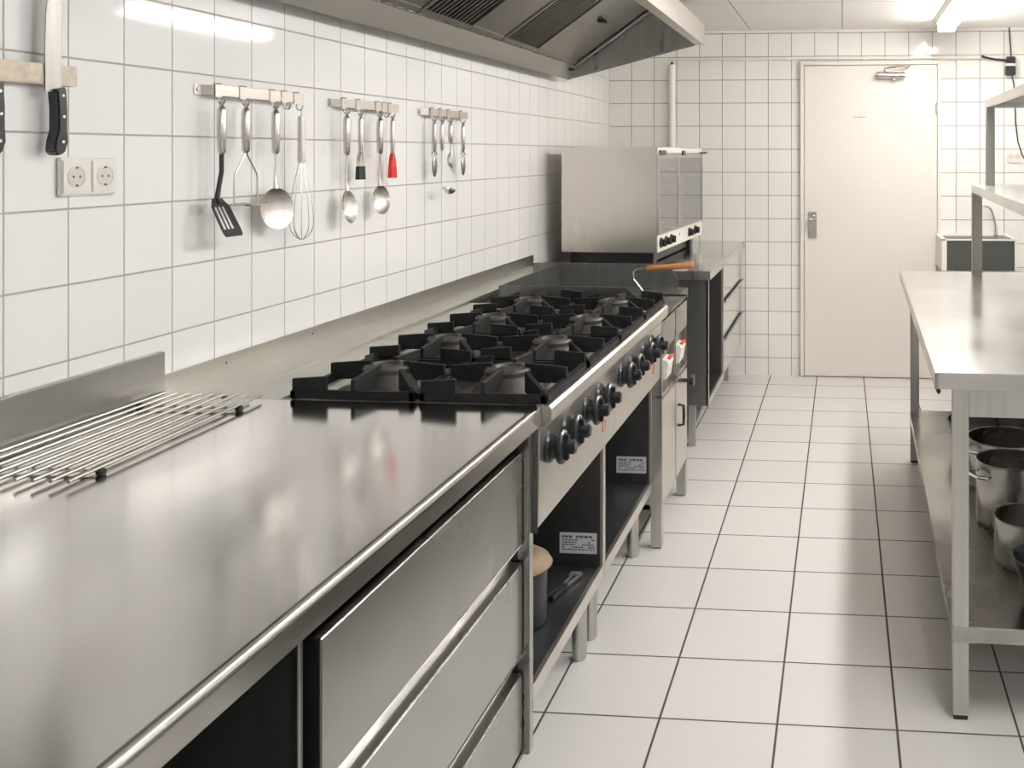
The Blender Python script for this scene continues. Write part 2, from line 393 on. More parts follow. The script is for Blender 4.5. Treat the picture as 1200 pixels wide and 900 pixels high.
def knob(ky, kz, kx, root):
    # turned around an axis along +X, slightly tipped with the panel
    k = MB(); k.lathe([(0, 0), (.036, 0), (.037, .003), (.034, .008), (.028, .010), (.027, .024), (.0, .024)], (kx, ky, kz), 28, 'X')
    base = obj('knob', k, m_black, root)
    k = MB(); k.lathe([(0, .024), (.036, .024), (.0385, .027), (.0385, .033), (.035, .037), (.02, .038), (0, .038)], (kx, ky, kz), 28, 'X')
    k.box(kx+.036, kx+.046, ky-.007, ky+.007, kz-.030, kz+.030, .003, 2)
    k.cyl((kx+.03, ky, kz), (kx+.062, ky, kz), .0155, .0165, 18, .004)
    obj('grip', k, m_black, base)
    k = MB(); k.box(kx+.0375, kx+.0392, ky-.0015, ky+.0015, kz+.028, kz+.036, 0)
    obj('pointer', k, m_label, base, 'small white pointer mark')
for i, yy in enumerate((2.156, 2.284, 2.474, 2.606)): knob(yy, .79, -.662, rg)
b = MB(); b.box(-.6672, -.6655, 2.66, 2.69, .678, .706, 0); pl = obj('badge', b, m_panel, rg)
b = MB()
for q in ((2.66, 2.69, .703, .706), (2.66, 2.69, .678, .681), (2.66, 2.663, .678, .706), (2.687, 2.69, .678, .706)): b.box(-.6658, -.6645, *q, 0)
obj('badge_print', b, m_redm, pl, 'red printed mark')
b = MB(); yl = y1-.0175; b.box(-.825, -.715, yl, yl+.0012, .285, .345, 0)
lb = obj('sticker', b, m_label, rg, 'pale rectangular sticker with grey print')
b = MB(); r = random.Random(3)
for row, zz in enumerate((.334, .325, .318, .311, .304, .297)):
    x = -.818
    while x < -.722:
        wd = r.uniform(.003, .010) if row else r.uniform(.006, .012)
        if r.random() < .8: b.box(x, min(x+wd, -.72), yl-.0006, yl, zz-(.0024 if row else .0035), zz+(.001 if row else .003), 0)
        x += wd+.0025
obj('sticker_print', b, m_ink, lb)
for x in (-.755, -1.33):
    for y in (Y0+.06, Y0+UL-.06):
        q = MB(); q.cyl((x, y, .006), (x, y, .215), .0215, n=24).cyl((x, y, 0), (x, y, .008), .019, n=24)
        obj('leg', q, m_leg, rg)
r2 = copy_tree(rg); r2.location.y += UL; r2['label'] = 'four-burner steel gas range next to the deep fryer'

# things kept on the shelf under the nearer range
zs = .2475
t = thing('saucepan', 'black saucepan half hidden inside the bay under the nearer gas range', 'pan', (-.853, 2.44, zs))
obj('pan_body', MB().lathe([(0, 0), (.085, 0), (.092, .006), (.095, .145), (.092, .146), (.089, .01), (0, .008)], (-.853, 2.44, zs), 36), m_blackm, t)
obj('handle', MB().tube([(-.853, 2.34, zs+.13), (-.85, 2.28, zs+.136), (-.84, 2.19, zs+.142)], [.006, .009, .010], 10), m_black, t)
t = thing('wooden_bowl', 'pale wooden bowl set upside down on the black saucepan', 'bowl', (-.846, 2.44, zs+.1465))
obj('bowl_body', MB().lathe([(.098, 0), (.101, .003), (.092, .018), (.062, .036), (.035, .041), (.033, .045), (0, .045), (0, .039), (.058, .031), (.086, .015), (.095, .0)], (-.846, 2.44, zs+.1465), 40), m_tan, t)
t = thing('serving_tongs', 'black-handled kitchen tongs lying on the shelf of the nearer gas range', 'tongs', (-.78, 2.64, zs))
obj('tongs_handle', MB().tube([(-.80, 2.56, zs+.009), (-.775, 2.64, zs+.009)], .008, 10).tube([(-.78, 2.555, zs+.009), (-.765, 2.64, zs+.009)], .008, 10), m_black, t)
obj('jaw', MB().tube([(-.775, 2.64, zs+.007), (-.765, 2.71, zs+.007)], .005, 8).tube([(-.765, 2.64, zs+.007), (-.745, 2.71, zs+.007)], .005, 8).box(-.775, -.738, 2.70, 2.73, zs+.001, zs+.012, .003), m_satin, t)

# ================================================================ deep fryer
fy0, fy1 = 3.535, 4.125; FF = -.662
t = thing('deep_fryer', 'steel double deep fryer with raised splash walls beyond the gas ranges', 'fryer', (-.98, 3.83, 0))
b = MB()
b.box(-1.38, FF-.02, fy0+.003, fy0+.02, .14, .845, .001).box(-1.38, FF-.02, fy1-.02, fy1-.003, .14, .845, .001)
b.box(-1.38, -1.36, fy0+.003, fy1-.003, .14, .845, .001).box(-1.38, FF-.02, fy0+.003, fy1-.003, .14, .16, .001)
b.box(-1.36, FF-.02, fy0+.02, fy1-.02, .54, .555, .001)
obj('body', b, m_side, t)
b = MB()  # top frame around two wells
b.box(-1.30, FF, fy0, fy0+.05, .83, .85, .002).box(-1.30, FF, fy1-.05, fy1, .83, .85, .002).box(-1.38, -1.20, fy0, fy1, .83, .85, .002)
b.box(-.80, FF, fy0, fy1, .83, .85, .002).box(-1.2, -.8, 3.81, 3.85, .83, .85, .002)
obj('top_frame', b, m_wallst, t)
for a0, a1 in ((fy0+.05, 3.81), (3.85, fy1-.05)):
    b = MB(); b.box(-1.2, -1.195, a0, a1, .62, .845, 0).box(-.805, -.8, a0, a1, .62, .845, 0).box(-1.2, -.8, a0, a0+.005, .62, .845, 0).box(-1.2, -.8, a1-.005, a1, .62, .845, 0).box(-1.2, -.8, a0, a1, .615, .625, 0)
    obj('well', b, m_dark, t)
def splash(y, th, nm, far):
    o = [(-1.30, .845), (-1.30, .952), (-.812, .952), (-.745, .895 if not far else .875), (-.72, .852), (-.735, .845)]
    return MB().prism(o, y, y+th, 'Y', .001)
obj('side_wall', splash(3.60, .006, '', 0), m_wallst, t)
obj('side_wall', MB().prism([(-1.42, .845), (-1.42, .952), (-.815, .952), (-.775, .925), (-.745, .88), (-.745, .845)], 4.375, 4.381, 'Y', .001), m_wallst, t)
obj('rear_wall', MB().prism([(3.60, .845), (4.378, .845), (4.378, .952), (3.60, .952)], -1.302, -1.296, 'X'), m_wallst, t)
obj('far_tray', MB().box(-1.42, -.70, fy1+.001, 4.38, .80, .846, .002), m_wallst, t)
# front: two control panels over two doors
for k, (a0, a1) in enumerate(((fy0+.012, 3.822), (3.838, fy1-.012))):
    b = MB(); b.box(FF-.012, FF, a0, a1, .72, .842, .002)
    b.box(FF-.03, FF-.02, a0, a1, .56, .72, 0).box(FF-.022, FF-.002, a0, a0+.008, .56, .72, 0).box(FF-.022, FF-.002, a1-.008, a1, .56, .72, 0).box(FF-.022, FF, a0, a1, .553, .568, .001)
    p = obj('control_recess', b, m_steel, t)
    s_ = MB(); s_.prism([(FF-.019, .60), (FF-.019, .675), (FF+.0, .672), (FF+.008, .66), (FF-.002, .60)], a0+.08, a0+.19, 'Y', .001)
    q = obj('thermostat', s_, m_white, p, 'white control with a red mark')
    s_ = MB(); s_.box(FF-.004, FF+.009, a0+.115, a0+.192, .669, .677, .001).box(FF+.0, FF+.0060, a0+.176, a0+.192, .640, .669, .001)
    obj('mark', s_, m_redm, q)
    b = MB(); b.box(FF-.018, FF, a0, a1, .155, .545, .003); d = obj('door', b, m_panel, t)
    b = MB(); yy = a1-.05 if k == 0 else a0+.05
    b.tube([(FF, yy, .44), (FF+.022, yy, .437), (FF+.024, yy, .40), (FF+.022, yy, .36), (FF, yy, .357)], .006, 8); (obj('handle', b, m_black, d) if k else None)
b = MB(); b.lathe([(0, 0), (.008, 0), (.008, .03), (.024, .032), (.026, .045), (.022, .05), (0, .05)], (FF, 3.99, .515), 16, 'X'); obj('drain_knob', b, m_black, t)
b = MB(); b.box(-.705, FF, fy0-.002, fy0+.016, .56, .845, .001).box(-.705, FF, fy0-.002, fy0+.016, .14, .556, .001)
obj('corner_post', b, m_leg, t)
for x0, x1 in ((-.704, -.664), (-1.37, -1.33)):
    for a0 in (fy0, fy1-.04): obj('leg', MB().box(x0, x1, a0, a0+.04, .004, .142, .001), m_leg, t)
for x in (-.684,): obj('foot', MB().box(x-.018, x+.018, fy0+.002, fy0+.038, 0, .006, 0), m_rubber, t)

# fryer basket with a wooden handle
t = thing('fryer_basket', 'wire fryer basket with orange wooden handle resting in the deep fryer', 'basket', (-.95, 3.99, .78))
b = MB(); bx0, bx1, by0, by1, bz0, bz1 = -1.15, -.83, 3.88, 4.07, .67, .842
for z in (bz1, .80, .76, .72, bz0+.003):
    b.tube([(bx0, by0, z), (bx1, by0, z), (bx1, by1, z), (bx0, by1, z)], .0022 if z < .83 else .0035, 6, True)
n = 12
for i in range(n+1):
    x = bx0+(bx1-bx0)*i/n; b.tube([(x, by0, bz1), (x, by0, bz0), (x, by1, bz0), (x, by1, bz1)], .0012, 5)
for i in range(8):
    y = by0+(by1-by0)*i/7; b.tube([(bx0, y, bz1), (bx0, y, bz0), (bx1, y, bz0), (bx1, y, bz1)], .0012, 5)
obj('wire_cage', b, m_mesh, t)
b = MB(); b.tube([(-.832, 3.985, .838), (-.815, 3.985, .868), (-.84, 3.985, .90), (-.865, 3.985, .93), (-.866, 3.985, .962), (-.855, 3.985, .972), (-.82, 3.985, .977), (-.79, 3.985, .98)], .0035, 8)
obj('handle_wire', b, m_mesh, t)
b = MB(); b.tube([(-.81, 3.985, .975), (-.80, 3.985, .976), (-.70, 3.985, .985), (-.62, 3.985, .993), (-.614, 3.985, .994)], [.010, .0135, .0125, .0135, .010], 14)
obj('handle', b, m_wood, t, 'orange wooden handle')

# ================================================================ far counter and cabinet
ZF = .88
cf = -.642
t = thing('far_worktop', 'short steel worktop carrying the oven against the back wall', 'worktop', (-1.1, 5.5, ZF-.04))
obj('top_sheet', MB().prism([(XL+.003, ZF), (cf-.008, ZF), (cf-.002, ZF-.004), (cf, ZF-.011), (cf, ZF-.042), (cf-.012, ZF-.042), (cf-.012, ZF-.03), (XL+.003, ZF-.03)], 4.705, YB-.003, 'Y'), m_top, t)
b = MB(); b.box(XL+.03, cf, 4.70, 4.706, ZF-.042, ZF-.002, .001); obj('end_fold', b, m_side, t)
FC = -.655
t = thing('corner_cabinet', 'tall-legged steel cabinet with open bay and three drawers below the oven', 'cabinet', (-1.1, 5.5, 0))
b = MB(); b.box(-1.50, FC-.002, 4.735, 4.752, .215, ZF-.032, .001); obj('side_panel', b, m_wallst, t, 'wide grey end panel')
b = MB(); b.box(-1.50, FC-.01, 5.33, 5.345, .215, ZF-.032, .001).box(-1.52, -1.50, 4.735, 6.32, .215, ZF-.032, .001).box(-1.5, FC-.01, 4.752, 6.30, .215, .24, .001).box(-1.5, FC-.01, 6.30, 6.318, .215, ZF-.032, .001)
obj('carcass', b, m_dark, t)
b = MB(); b.box(FC-.012, FC, 4.735, 4.756, .215, ZF-.034, .001).box(FC-.012, FC, 5.325, 5.35, .215, ZF-.034, .001).box(FC-.012, FC, 4.756, 5.325, .212, .245, .001)
obj('front_frame', b, m_panel, t)
for z0, z1 in ((.645, .842), (.438, .632), (.232, .425)):
    d = obj('drawer', MB().box(FC-.016, FC-.001, 5.352, 6.298, z0, z1, .002), m_chrome, t)
    if z1 < .8:
        g = MB(); g.prism([(FC-.004, z1-.004), (FC+.014, z1-.002), (FC+.016, z1+.006), (FC+.012, z1+.008), (FC-.004, z1+.004)], 5.352, 6.298, 'Y'); obj('grip', g, m_side, d)
for x, y in ((-.745, 4.80), (-.745, 6.2), (-1.45, 4.80), (-1.45, 6.2)):
    obj('leg', MB().box(x-.016, x+.016, y-.016, y+.016, .0, .216, .002), m_leg, t)

# ================================================================ oven
OX, OY = -.945, 4.90
t = thing('convection_oven', 'boxy steel convection oven with glass front standing on the far worktop', 'oven', (OX, OY, ZF))
OW, OD, OZ0, OZ1 = 1.15, .505, ZF+.066, 1.489
b = MB()
b.box(OX-OD, OX, OY, OY+.035, OZ0, OZ1, .003).box(OX-OD, OX, OY+OW-.035, OY+OW, OZ0, OZ1, .003)
b.box(OX-OD, OX, OY+.03, OY+OW-.03, OZ0, OZ0+.09, .001).box(OX-OD, OX, OY+.03, OY+OW-.03, OZ1-.045, OZ1, .001)
b.box(OX-OD, OX-OD+.03, OY+.03, OY+OW-.03, OZ0+.05, OZ1-.02, .001)
obj('casing', b, m_oven, t)
b = MB()
for k in range(4):
    z = OZ0+.15+k*.09
    for j in range(8): b.tube([(OX-OD+.04+j*.06, OY+.04, z), (OX-OD+.04+j*.06, OY+OW-.04, z)], .002, 5)
    b.tube([(OX-.03, OY+.036, z), (OX-.03, OY+OW-.036, z)], .004, 6)
obj('rack', b, m_satin, t)
b = MB(); b.box(OX+.001, OX+.007, OY+.02, OY+OW-.015, OZ0+.098, OZ1-.03, .001); g = obj('door', b, m_glass, t, 'glass door reflecting the tiles')
b = MB(); b.box(OX, OX+.012, OY+.008, OY+.022, OZ0+.095, OZ1-.028, .001).box(OX, OX+.012, OY+OW-.017, OY+OW-.003, OZ0+.095, OZ1-.028, .001).box(OX, OX+.010, OY+.01, OY+OW-.005, OZ1-.058, OZ1-.045, .001).box(OX, OX+.012, OY+.01, OY+OW-.005, OZ0+.09, OZ0+.1, .001)
b.box(OX, OX+.009, OY+.46, OY+.50, OZ0+.1, OZ1-.05, .001)
obj('door_frame', b, m_satin, g)
b = MB(); b.box(OX, OX+.006, OY+.005, OY+OW-.003, OZ1-.045, OZ1-.004, .001); hdl = obj('header', b, m_white, t)
for ya, yb in ((.02, .16), (.57, .64)): obj('catch', MB().box(OX+.006, OX+.014, OY+ya, OY+yb, OZ1-.045, OZ1-.018, .001), m_black, hdl)
b = MB(); b.tube([(OX+.006, OY+OW-.08, OZ1-.03), (OX+.05, OY+OW-.08, OZ1-.03), (OX+.05, OY+OW-.03, OZ1-.03)], .006, 8); obj('handle', b, m_satin, g)
b = MB(); b.box(OX, OX+.006, OY+.005, OY+OW-.003, OZ0+.002, OZ0+.089, .001); fp = obj('fascia', b, m_white, t, 'pale control strip')
for yy in (.06, .17, .29, .60, .76, .93):
    if yy in (.60,): continue
    b = MB(); b.lathe([(0, .006), (.026, .006), (.027, .014), (.020, .018), (.019, .03), (0, .031)], (OX, OY+yy, OZ0+.048), 20, 'X'); b.box(OX+.028, OX+.036, OY+yy-.005, OY+yy+.005, OZ0+.03, OZ0+.066, .002)
    obj('knob', b, m_black, fp)
b = MB(); b.box(OX+.006, OX+.0075, OY+.50, OY+.51, OZ0+.045, OZ0+.065, 0); obj('lamp', b, m_redm, fp, 'tiny red indicator')
for x, y in ((-.06, .08), (-.06, OW-.16), (-OD+.06, .08), (-OD+.06, OW-.16)):
    obj('foot', MB().box(OX+x-.03, OX+x+.03, OY+y-.03, OY+y+.05, ZF+.0012, OZ0+.001, .003), m_black, t)
obj('gap_shade', MB().box(OX-OD+.04, OX-.05, OY+.05, OY+OW-.05, OZ0-.058, OZ0, .001), m_black, t)  # black block painting the shadow in the gap under the oven
t.rotation_euler.z = -.052

# ================================================================ extractor hood
HX, HZ, HY0, HY1 = -1.484, 1.856, .9, 5.165
t = thing('extractor_hood', 'long steel extractor hood with baffle filters above the ranges', 'hood', (-1.1, 3.0, HZ))
FXH, FZ = -.787, 2.036            # front lower edge
# back channel: rising inner lip
b = MB(); b.prism([(HX, HZ), (HX+.004, HZ-.002), (-1.438, 1.925), (-1.444, 1.93), (HX, HZ+.02)], HY0, HY1, 'Y'); obj('rear_gutter', b, m_hood, t)
b = MB(); b.prism([(HX, HZ+.004), (HX, ZC-.002), (HX+.003, ZC-.002), (HX+.003, HZ+.004)], HY0, HY1, 'Y'); obj('rear_panel', b, m_side, t)
# end panel at the far end
b = MB(); b.prism([(HX, HZ), (FXH, FZ), (-.738, FZ+.002), (-.738, 2.145), (-1.0, ZC-.004), (HX, ZC-.004)], HY1-.004, HY1, 'Y'); obj('end_panel', b, m_side, t, 'dark grey end panel')
b = MB(); b.prism([(HX, HZ-.004), (FXH, FZ-.004), (FXH, FZ+.010), (HX, HZ+.010)], HY1-.016, HY1+.002, 'Y', .001); obj('end_rim', b, m_hood, t)
# front fascia with bottom rim
b = MB(); b.prism([(FXH, FZ), (-.738, FZ), (-.736, 2.145), (-.742, 2.147), (-.745, FZ+.006), (FXH+.004, FZ+.006), (FXH+.002, FZ+.02), (FXH, FZ+.02)], HY0, HY1+.002, 'Y'); obj('fascia', b, m_hoodf, t)
b = MB(); b.prism([(-.738, 2.143), (-.738, 2.147), (-1.0, ZC-.003), (-1.0, ZC-.007)], HY0, HY1, 'Y'); obj('top_panel', b, m_hood, t)
# filter plane from the lip up to a ridge, then down to the front
A = Vector((-1.44, 0, 1.93)); Bp = Vector((-1.03, 0, 2.225)); dd = (Bp-A).normalized(); nn = Vector((-dd.z, 0, dd.x))
def slab(b, s0, s1, ya, yb, d0, d1):
    P = [A+dd*s0+nn*d0, A+dd*s1+nn*d0, A+dd*s1+nn*d1, A+dd*s0+nn*d1]
    b.prism([(p.x, p.z) for p in P], ya, yb, 'Y')
L_ = (Bp-A).length
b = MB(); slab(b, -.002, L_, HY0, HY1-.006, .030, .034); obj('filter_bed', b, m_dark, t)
b = MB()
b.prism([(Bp.x, Bp.z), (Bp.x, Bp.z+.004), (-.80, 2.205), (-.80, 2.20)], HY0, HY1-.006, 'Y'); b.prism([(-.80, 2.2), (-.80, 2.205), (-.745, 2.10), (-.748, 2.095)], HY0, HY1-.006, 'Y')
obj('front_duct', b, m_hood, t)
b = MB()
for k in range(52): 
    yy = HY0+.03+k*.08
    if yy < HY1-.05: b.box(-1.447+.006, -1.425, yy, yy+.05, 1.925, 1.9275, 0)
obj('lip_strip', b, m_satin, t)
# alternating baffle filters and plain plates
y = HY1-.06; k = 0
while y > HY0+.1:
    if k % 2 == 0:                       # plain plate
        ln = .66 if k == 0 else .35
        b = MB(); slab(b, 0, L_, y-ln+.004, y-.004, .0, .006)
        for s0 in (.0,): slab(b, 0, .03, y-ln+.004, y-.004, -.006, .006)
        pl = obj('blank_plate', b, m_hood, t)
        b = MB(); c0 = A+dd*(L_*.62)-nn*.004; yc = y-ln*.6
        b.box(c0.x-.014, c0.x+.02, yc-.035, yc+.035, c0.z-.012, c0.z+.004, .002); obj('catch', b, m_black, pl)
    else:
        ln = .46
        b = MB(); slab(b, 0, .028, y-ln+.003, y-.003, -.006, .012); slab(b, L_-.03, L_, y-ln+.003, y-.003, -.006, .012)
        slab(b, 0, L_, y-ln+.003, y-ln+.02, -.006, .012); slab(b, 0, L_, y-.02, y-.003, -.006, .012)
        fl = obj('baffle_filter', b, m_hood, t)
        b = MB(); nb = 12
        for j in range(nb):
            ya = y-ln+.026+j*(ln-.052)/nb; slab(b, .028, L_-.03, ya, ya+.022, .0, .003); slab(b, .028, L_-.03, ya, ya+.002, .0, .016); slab(b, .028, L_-.03, ya+.02, ya+.022, .0, .016)
        obj('baffles', b, m_baffle, fl)
    y -= ln; k += 1
b = MB(); P = [(-1.44, HY1-.03, 1.925), (-1.03, HY1-.03, 2.215)]
b.tube(P, .012, 10); obj('corner_seam', b, m_side, t)
b = MB(); b.box(-1.452, -1.425, HY1-.10, HY1-.06, 1.895, 1.91, .004); obj('drain_plug', b, m_black, t)

# ================================================================ steel work table on the right
TR = -.0172
t = thing('work_table', 'steel work table with lower shelf along the right side of the aisle', 'table', (.235, 2.51, 0))
tx, ty = .235, 2.51; TW, TL = .72, 2.17
b = MB(); zt = .895
b.box(tx, tx+TW, ty, ty+TL, zt-.004, zt, .0012).box(tx, tx+TW, ty, ty+.012, zt-.042, zt-.003, .001).box(tx, tx+.012, ty, ty+TL, zt-.042, zt-.003, .001)
b.box(tx, tx+TW, ty+TL-.012, ty+TL, zt-.042, zt-.003, .001).box(tx+TW-.012, tx+TW, ty, ty+TL, zt-.042, zt-.003, .001)
obj('table_top', b, m_table, t, 'bright polished table top')
for q in ((tx+.09, tx+TW-.09, ty+.035, ty+.05, .775), (tx+.09, tx+TW-.09, ty+TL-.06, ty+TL-.045, .80), (tx+.05, tx+.065, ty+.07, ty+TL-.07, .85)): obj('apron', MB().box(*q, zt-.004, .001), m_leg, t)
for x in (tx+.047, tx+TW-.087):
    for y in (ty+.022, ty+TL-.062):
        l = obj('leg', MB().box(x, x+.040, y, y+.040, .012, zt-.004, .0015), m_leg, t)
        obj('foot', MB().box(x+.002, x+.038, y+.002, y+.038, 0, .0125, .001), m_rubber, l)
b = MB(); b.box(tx+.045, tx+TW-.045, ty+.022, ty+TL-.03, .236, .240, .001).box(tx+.045, tx+TW-.045, ty+.020, ty+.032, .200, .239, .001).box(tx+.045, tx+.055, ty+.022, ty+TL-.03, .200, .239, .001)
b.box(tx+.045, tx+TW-.045, ty+TL-.04, ty+TL-.03, .200, .239, .001)
obj('lower_shelf', b, m_shelf, t)
b = MB(); b.box(tx+.006, tx+.016, ty+.02, ty+.06, .835, .856, .003); obj('edge_clip', b, m_rubber, t)
t.rotation_euler.z = TR

# shelf rack standing on the table
zt_ = .8955
t = thing('shelf_rack', 'two-tier steel shelf rack standing on the far side of the work table', 'shelf', (.75, 3.7, zt_))
b = MB(); b.box(.603, .648, 4.60, 4.64, zt_, 1.272, .0015); obj('post', b, m_post, t)
b = MB(); b.box(.90, .94, 4.60, 4.64, zt_, 1.272, .0015); obj('post', b, m_post, t)
b = MB(); b.box(.55, .59, 2.62, 2.66, zt_, 1.272, .0015); obj('post', b, m_post, t)
b = MB(); b.box(.86, .90, 2.62, 2.66, zt_, 1.272, .0015); obj('post', b, m_post, t)
b = MB(); b.prism([(.605, 4.655), (.507, 2.6), (.91, 2.6), (.98, 4.655)], 1.272, 1.308, 'Z', .001); obj('lower_shelf', b, m_table, t)
b = MB(); b.prism([(.670, 4.658), (.630, 2.602), (.918, 2.602), (.998, 4.658)], 1.694, 1.704, 'Z', .001); us = obj('upper_shelf', b, m_baffle, t)  # shade of the underside put into a darker panel colour
b = MB(); b.prism([(.668, 4.66), (.628, 2.6), (.640, 2.6), (.680, 4.66)], 1.668, 1.7045, 'Z', .001).prism([(.680, 4.66), (.680, 4.648), (1.0, 4.648), (1.0, 4.66)], 1.668, 1.7045, 'Z', .001).prism([(.640, 2.6), (.92, 2.6), (.92, 2.612), (.640, 2.612)], 1.668, 1.7045, 'Z', .001); obj('edge_fold', b, m_table, us)
for x, y in ((.668, 4.60), (.955, 4.60), (.632, 2.62), (.88, 2.62)):
    obj('post', MB().box(x, x+.038, y, y+.038, 1.246 if x == .668 else 1.308, 1.669, .0015), m_post, t)

# pots on the lower shelf
zp = .2402
GP = 'cooking pots on the lower shelf of the work table'
def pot(x, y, R, h, label, m, rim=.004, name='cooking_pot', loops=True):
    t = thing(name, label, 'pot', (x, y, zp), GP)
    b = MB(); b.lathe([(0, 0), (R*.93, 0), (R*.98, .006), (R, .02), (R, h-.004), (R+rim, h-.001), (R+rim, h+.001), (R-.002, h), (R-.003, .02), (R*.9, .006), (0, .005)], (x, y, zp), 48); obj('pot_body', b, m, t)
    if loops:
        for sg in (0, 1):
            a = .35 + PI*sg; c, s = math.cos(a), math.sin(a); px, py = -s, c; z = zp+h*.80
            P = [(x+c*(R-.001)+px*.045, y+s*(R-.001)+py*.045, z), (x+c*(R+.03)+px*.04, y+s*(R+.03)+py*.04, z+.006), (x+c*(R+.042), y+s*(R+.042), z+.01), (x+c*(R+.03)-px*.04, y+s*(R+.03)-py*.04, z+.006), (x+c*(R-.001)-px*.045, y+s*(R-.001)-py*.045, z)]
            obj('handle', MB().tube(P, .0055, 8), m_chrome, t)
    return t
m_pot = noisy(mat('pot_steel', (.44, .425, .40), .22, 1), (1, 1, 1), 6, (.33, .315, .29), .34)
m_potd = noisy(mat('enamel_black', (.018, .02, .024), .25), (1, 1, 1), 6, (.03, .032, .036), .4)
pot(.595, 3.63, .136, .175, 'wide steel pot third back from the aisle end of the lower shelf', m_pot)
pot(.553, 3.27, .112, .205, 'tall steel pot with loop handles in the middle of the row on the shelf', m_pot)
pot(.556, 2.955, .104, .135, 'plain steel pot without handles right behind the black bowl', m_pot, loops=False)
t = thing('mixing_bowl', 'black rounded bowl nearest the table leg on the lower shelf', 'bowl', (.56, 2.71, zp), GP)
obj('bowl_body', MB().lathe([(0, .0), (.045, 0), (.052, .006), (.078, .04), (.092, .10), (.097, .112), (.100, .114), (.096, .116), (.088, .1), (.07, .04), (.04, .01), (0, .008)], (.56, 2.71, zp), 44), m_potd, t)
t = thing('frying_pan', 'wide black pan at the far end of the row on the lower shelf', 'pan', (.60, 4.02, zp), GP)
obj('pan_body', MB().lathe([(0, 0), (.11, 0), (.15, .04), (.172, .125), (.176, .126), (.170, .13), (.145, .045), (.105, .006), (0, .006)], (.60, 4.02, zp), 44), m_potd, t)
obj('handle', MB().tube([(.60, 3.845, zp+.118), (.595, 3.825, zp+.16), (.59, 3.80, zp+.20)], [.010, .013, .012], 10), m_black, t)

# ================================================================ knife bar, knives, sockets
xw = XL
t = thing('knife_bar', 'magnetic knife bar on the tiled wall at the left edge', 'knife rack', (xw+.015, 1.6, 1.60))
obj('bar', MB().box(xw+.006, xw+.026, 1.36, 1.820, 1.586, 1.626, .002), m_mag, t)
for y in (1.40, 1.76): obj('mount', MB().box(xw+.0005, xw+.007, y, y+.04, 1.592, 1.62, 0), m_mag, t)
def knife(y, label, wide):
    t = thing('kitchen_knife', label, 'knife', (xw+.03, y, 1.46))
    x0 = xw+.0265
    o = [(y-.026, 1.572), (y-.027, 1.65), (y-.025, 1.72), (y-.018, 1.77), (y-.004, 1.81), (y+.012, 1.838), (y+.014, 1.82), (y+.013, 1.66), (y+.012, 1.585), (y+.004, 1.572)]
    obj('blade', MB().prism(o, x0, x0+.0022, 'X'), m_knife, t)
    hh = [(y-.010, 1.578), (y+.013, 1.583), (y+.016, 1.54), (y+.016, 1.50), (y+.018, 1.475), (y+.010, 1.455), (y-.006, 1.449), (y-.016, 1.458), (y-.013, 1.478), (y-.006, 1.50), (y-.006, 1.54)]
    hd = obj('handle', MB().prism(hh, x0-.010, x0+.013, 'X', .0025), m_black, t)
    b = MB()
    for yy, zz in ((y+.004, 1.566), (y+.006, 1.525), (y+.004, 1.476)): b.lathe([(0, .0005), (.003, .0003), (.0036, -.001)], (x0+.0135, yy, zz), 12, 'X')
    obj('rivet', b, m_satin, hd)
knife(1.764, 'large chef knife with black riveted handle at the right end of the knife bar', 1)
knife(1.622, 'knife cut by the left picture edge with only its black handle showing', 1)
t = thing('wall_socket', 'white double power socket on the tiles below the knife bar', 'socket', (xw, 1.87, 1.40))
obj('cover', MB().box(xw+.0005, xw+.010, 1.795, 1.947, 1.368, 1.446, .003, 3), m_white, t)
for yc in (1.832, 1.908):
    b = MB(); b.box(xw+.009, xw+.0135, yc-.034, yc+.034, 1.374, 1.440, .002)
    b.lathe([(.0215, .0135), (.0225, .0150), (.0205, .0155), (.0195, .014), (.0195, .0135)], (xw, yc, 1.407), 32, 'X')
    ins = obj('socket_insert', b, m_white, t)
    b = MB(); b.lathe([(0, .0138), (.0195, .0140), (.0196, .0142), (0, .0142)], (xw, yc, 1.407), 32, 'X'); obj('well', b, m_socketw, ins)
    b = MB()
    for s in (-1, 1): b.cyl((xw+.0138, yc+s*.0085, 1.407), (xw+.0148, yc+s*.0085, 1.407), .0026, n=12)
    for s in (-1, 1): b.box(xw+.014, xw+.0155, yc-.003, yc+.003, 1.407+s*.018-.002, 1.407+s*.018+.002, 0)
    obj('contact', b, m_ink, ins)

# ================================================================ utensil rails
RX = XL+.030
def rail(ya, yb, hooks, label):
    z = 1.608
    t = thing('utensil_rail', label, 'rail', (RX, (ya+yb)/2, z-.02), 'steel hook rails on the tiled wall')
    b = MB(); b.box(RX-.002, RX+.001, ya+.03, yb, z-.013, z+.013, .0006)
    b.prism([(XL+.001, ya), (XL+.001, ya+.022), (XL+.004, ya+.024), (RX+.001, ya+.036), (RX+.001, ya+.031), (XL+.005, ya+.019), (XL+.003, ya)], z-.012, z+.012, 'Z')
    b.box(XL+.001, RX-.001, yb-.006, yb-.003, z-.012, z+.012, .0006); obj('bar', b, m_satin, t)
    b = MB(); b.lathe([(0, .003), (.004, .0025), (.005, 0)], (XL+.004, ya+.009, z), 12, 'X'); obj('screw', b, m_satin, t)
    for y in hooks:
        b = MB(); b.box(RX+.001, RX+.003, y-.013, y+.013, z-.017, z+.017, .0006).box(RX-.004, RX+.003, y-.013, y+.013, z+.014, z+.017, .0006).box(RX-.004, RX-.0025, y-.013, y+.013, z-.004, z+.017, .0006)
        pts = [(RX+.002, y, z-.016)]+[(RX+.010-.0085*math.cos(a), y, z-.025-.009*math.sin(a)) for a in [i*PI/7 for i in range(8)]]+[(RX+.020, y, z-.019)]
        b.tube(pts, .0022, 8); obj('hook', b, m_satin, t)
HZ_ = 1.608-.034       # z of the hook bottoms
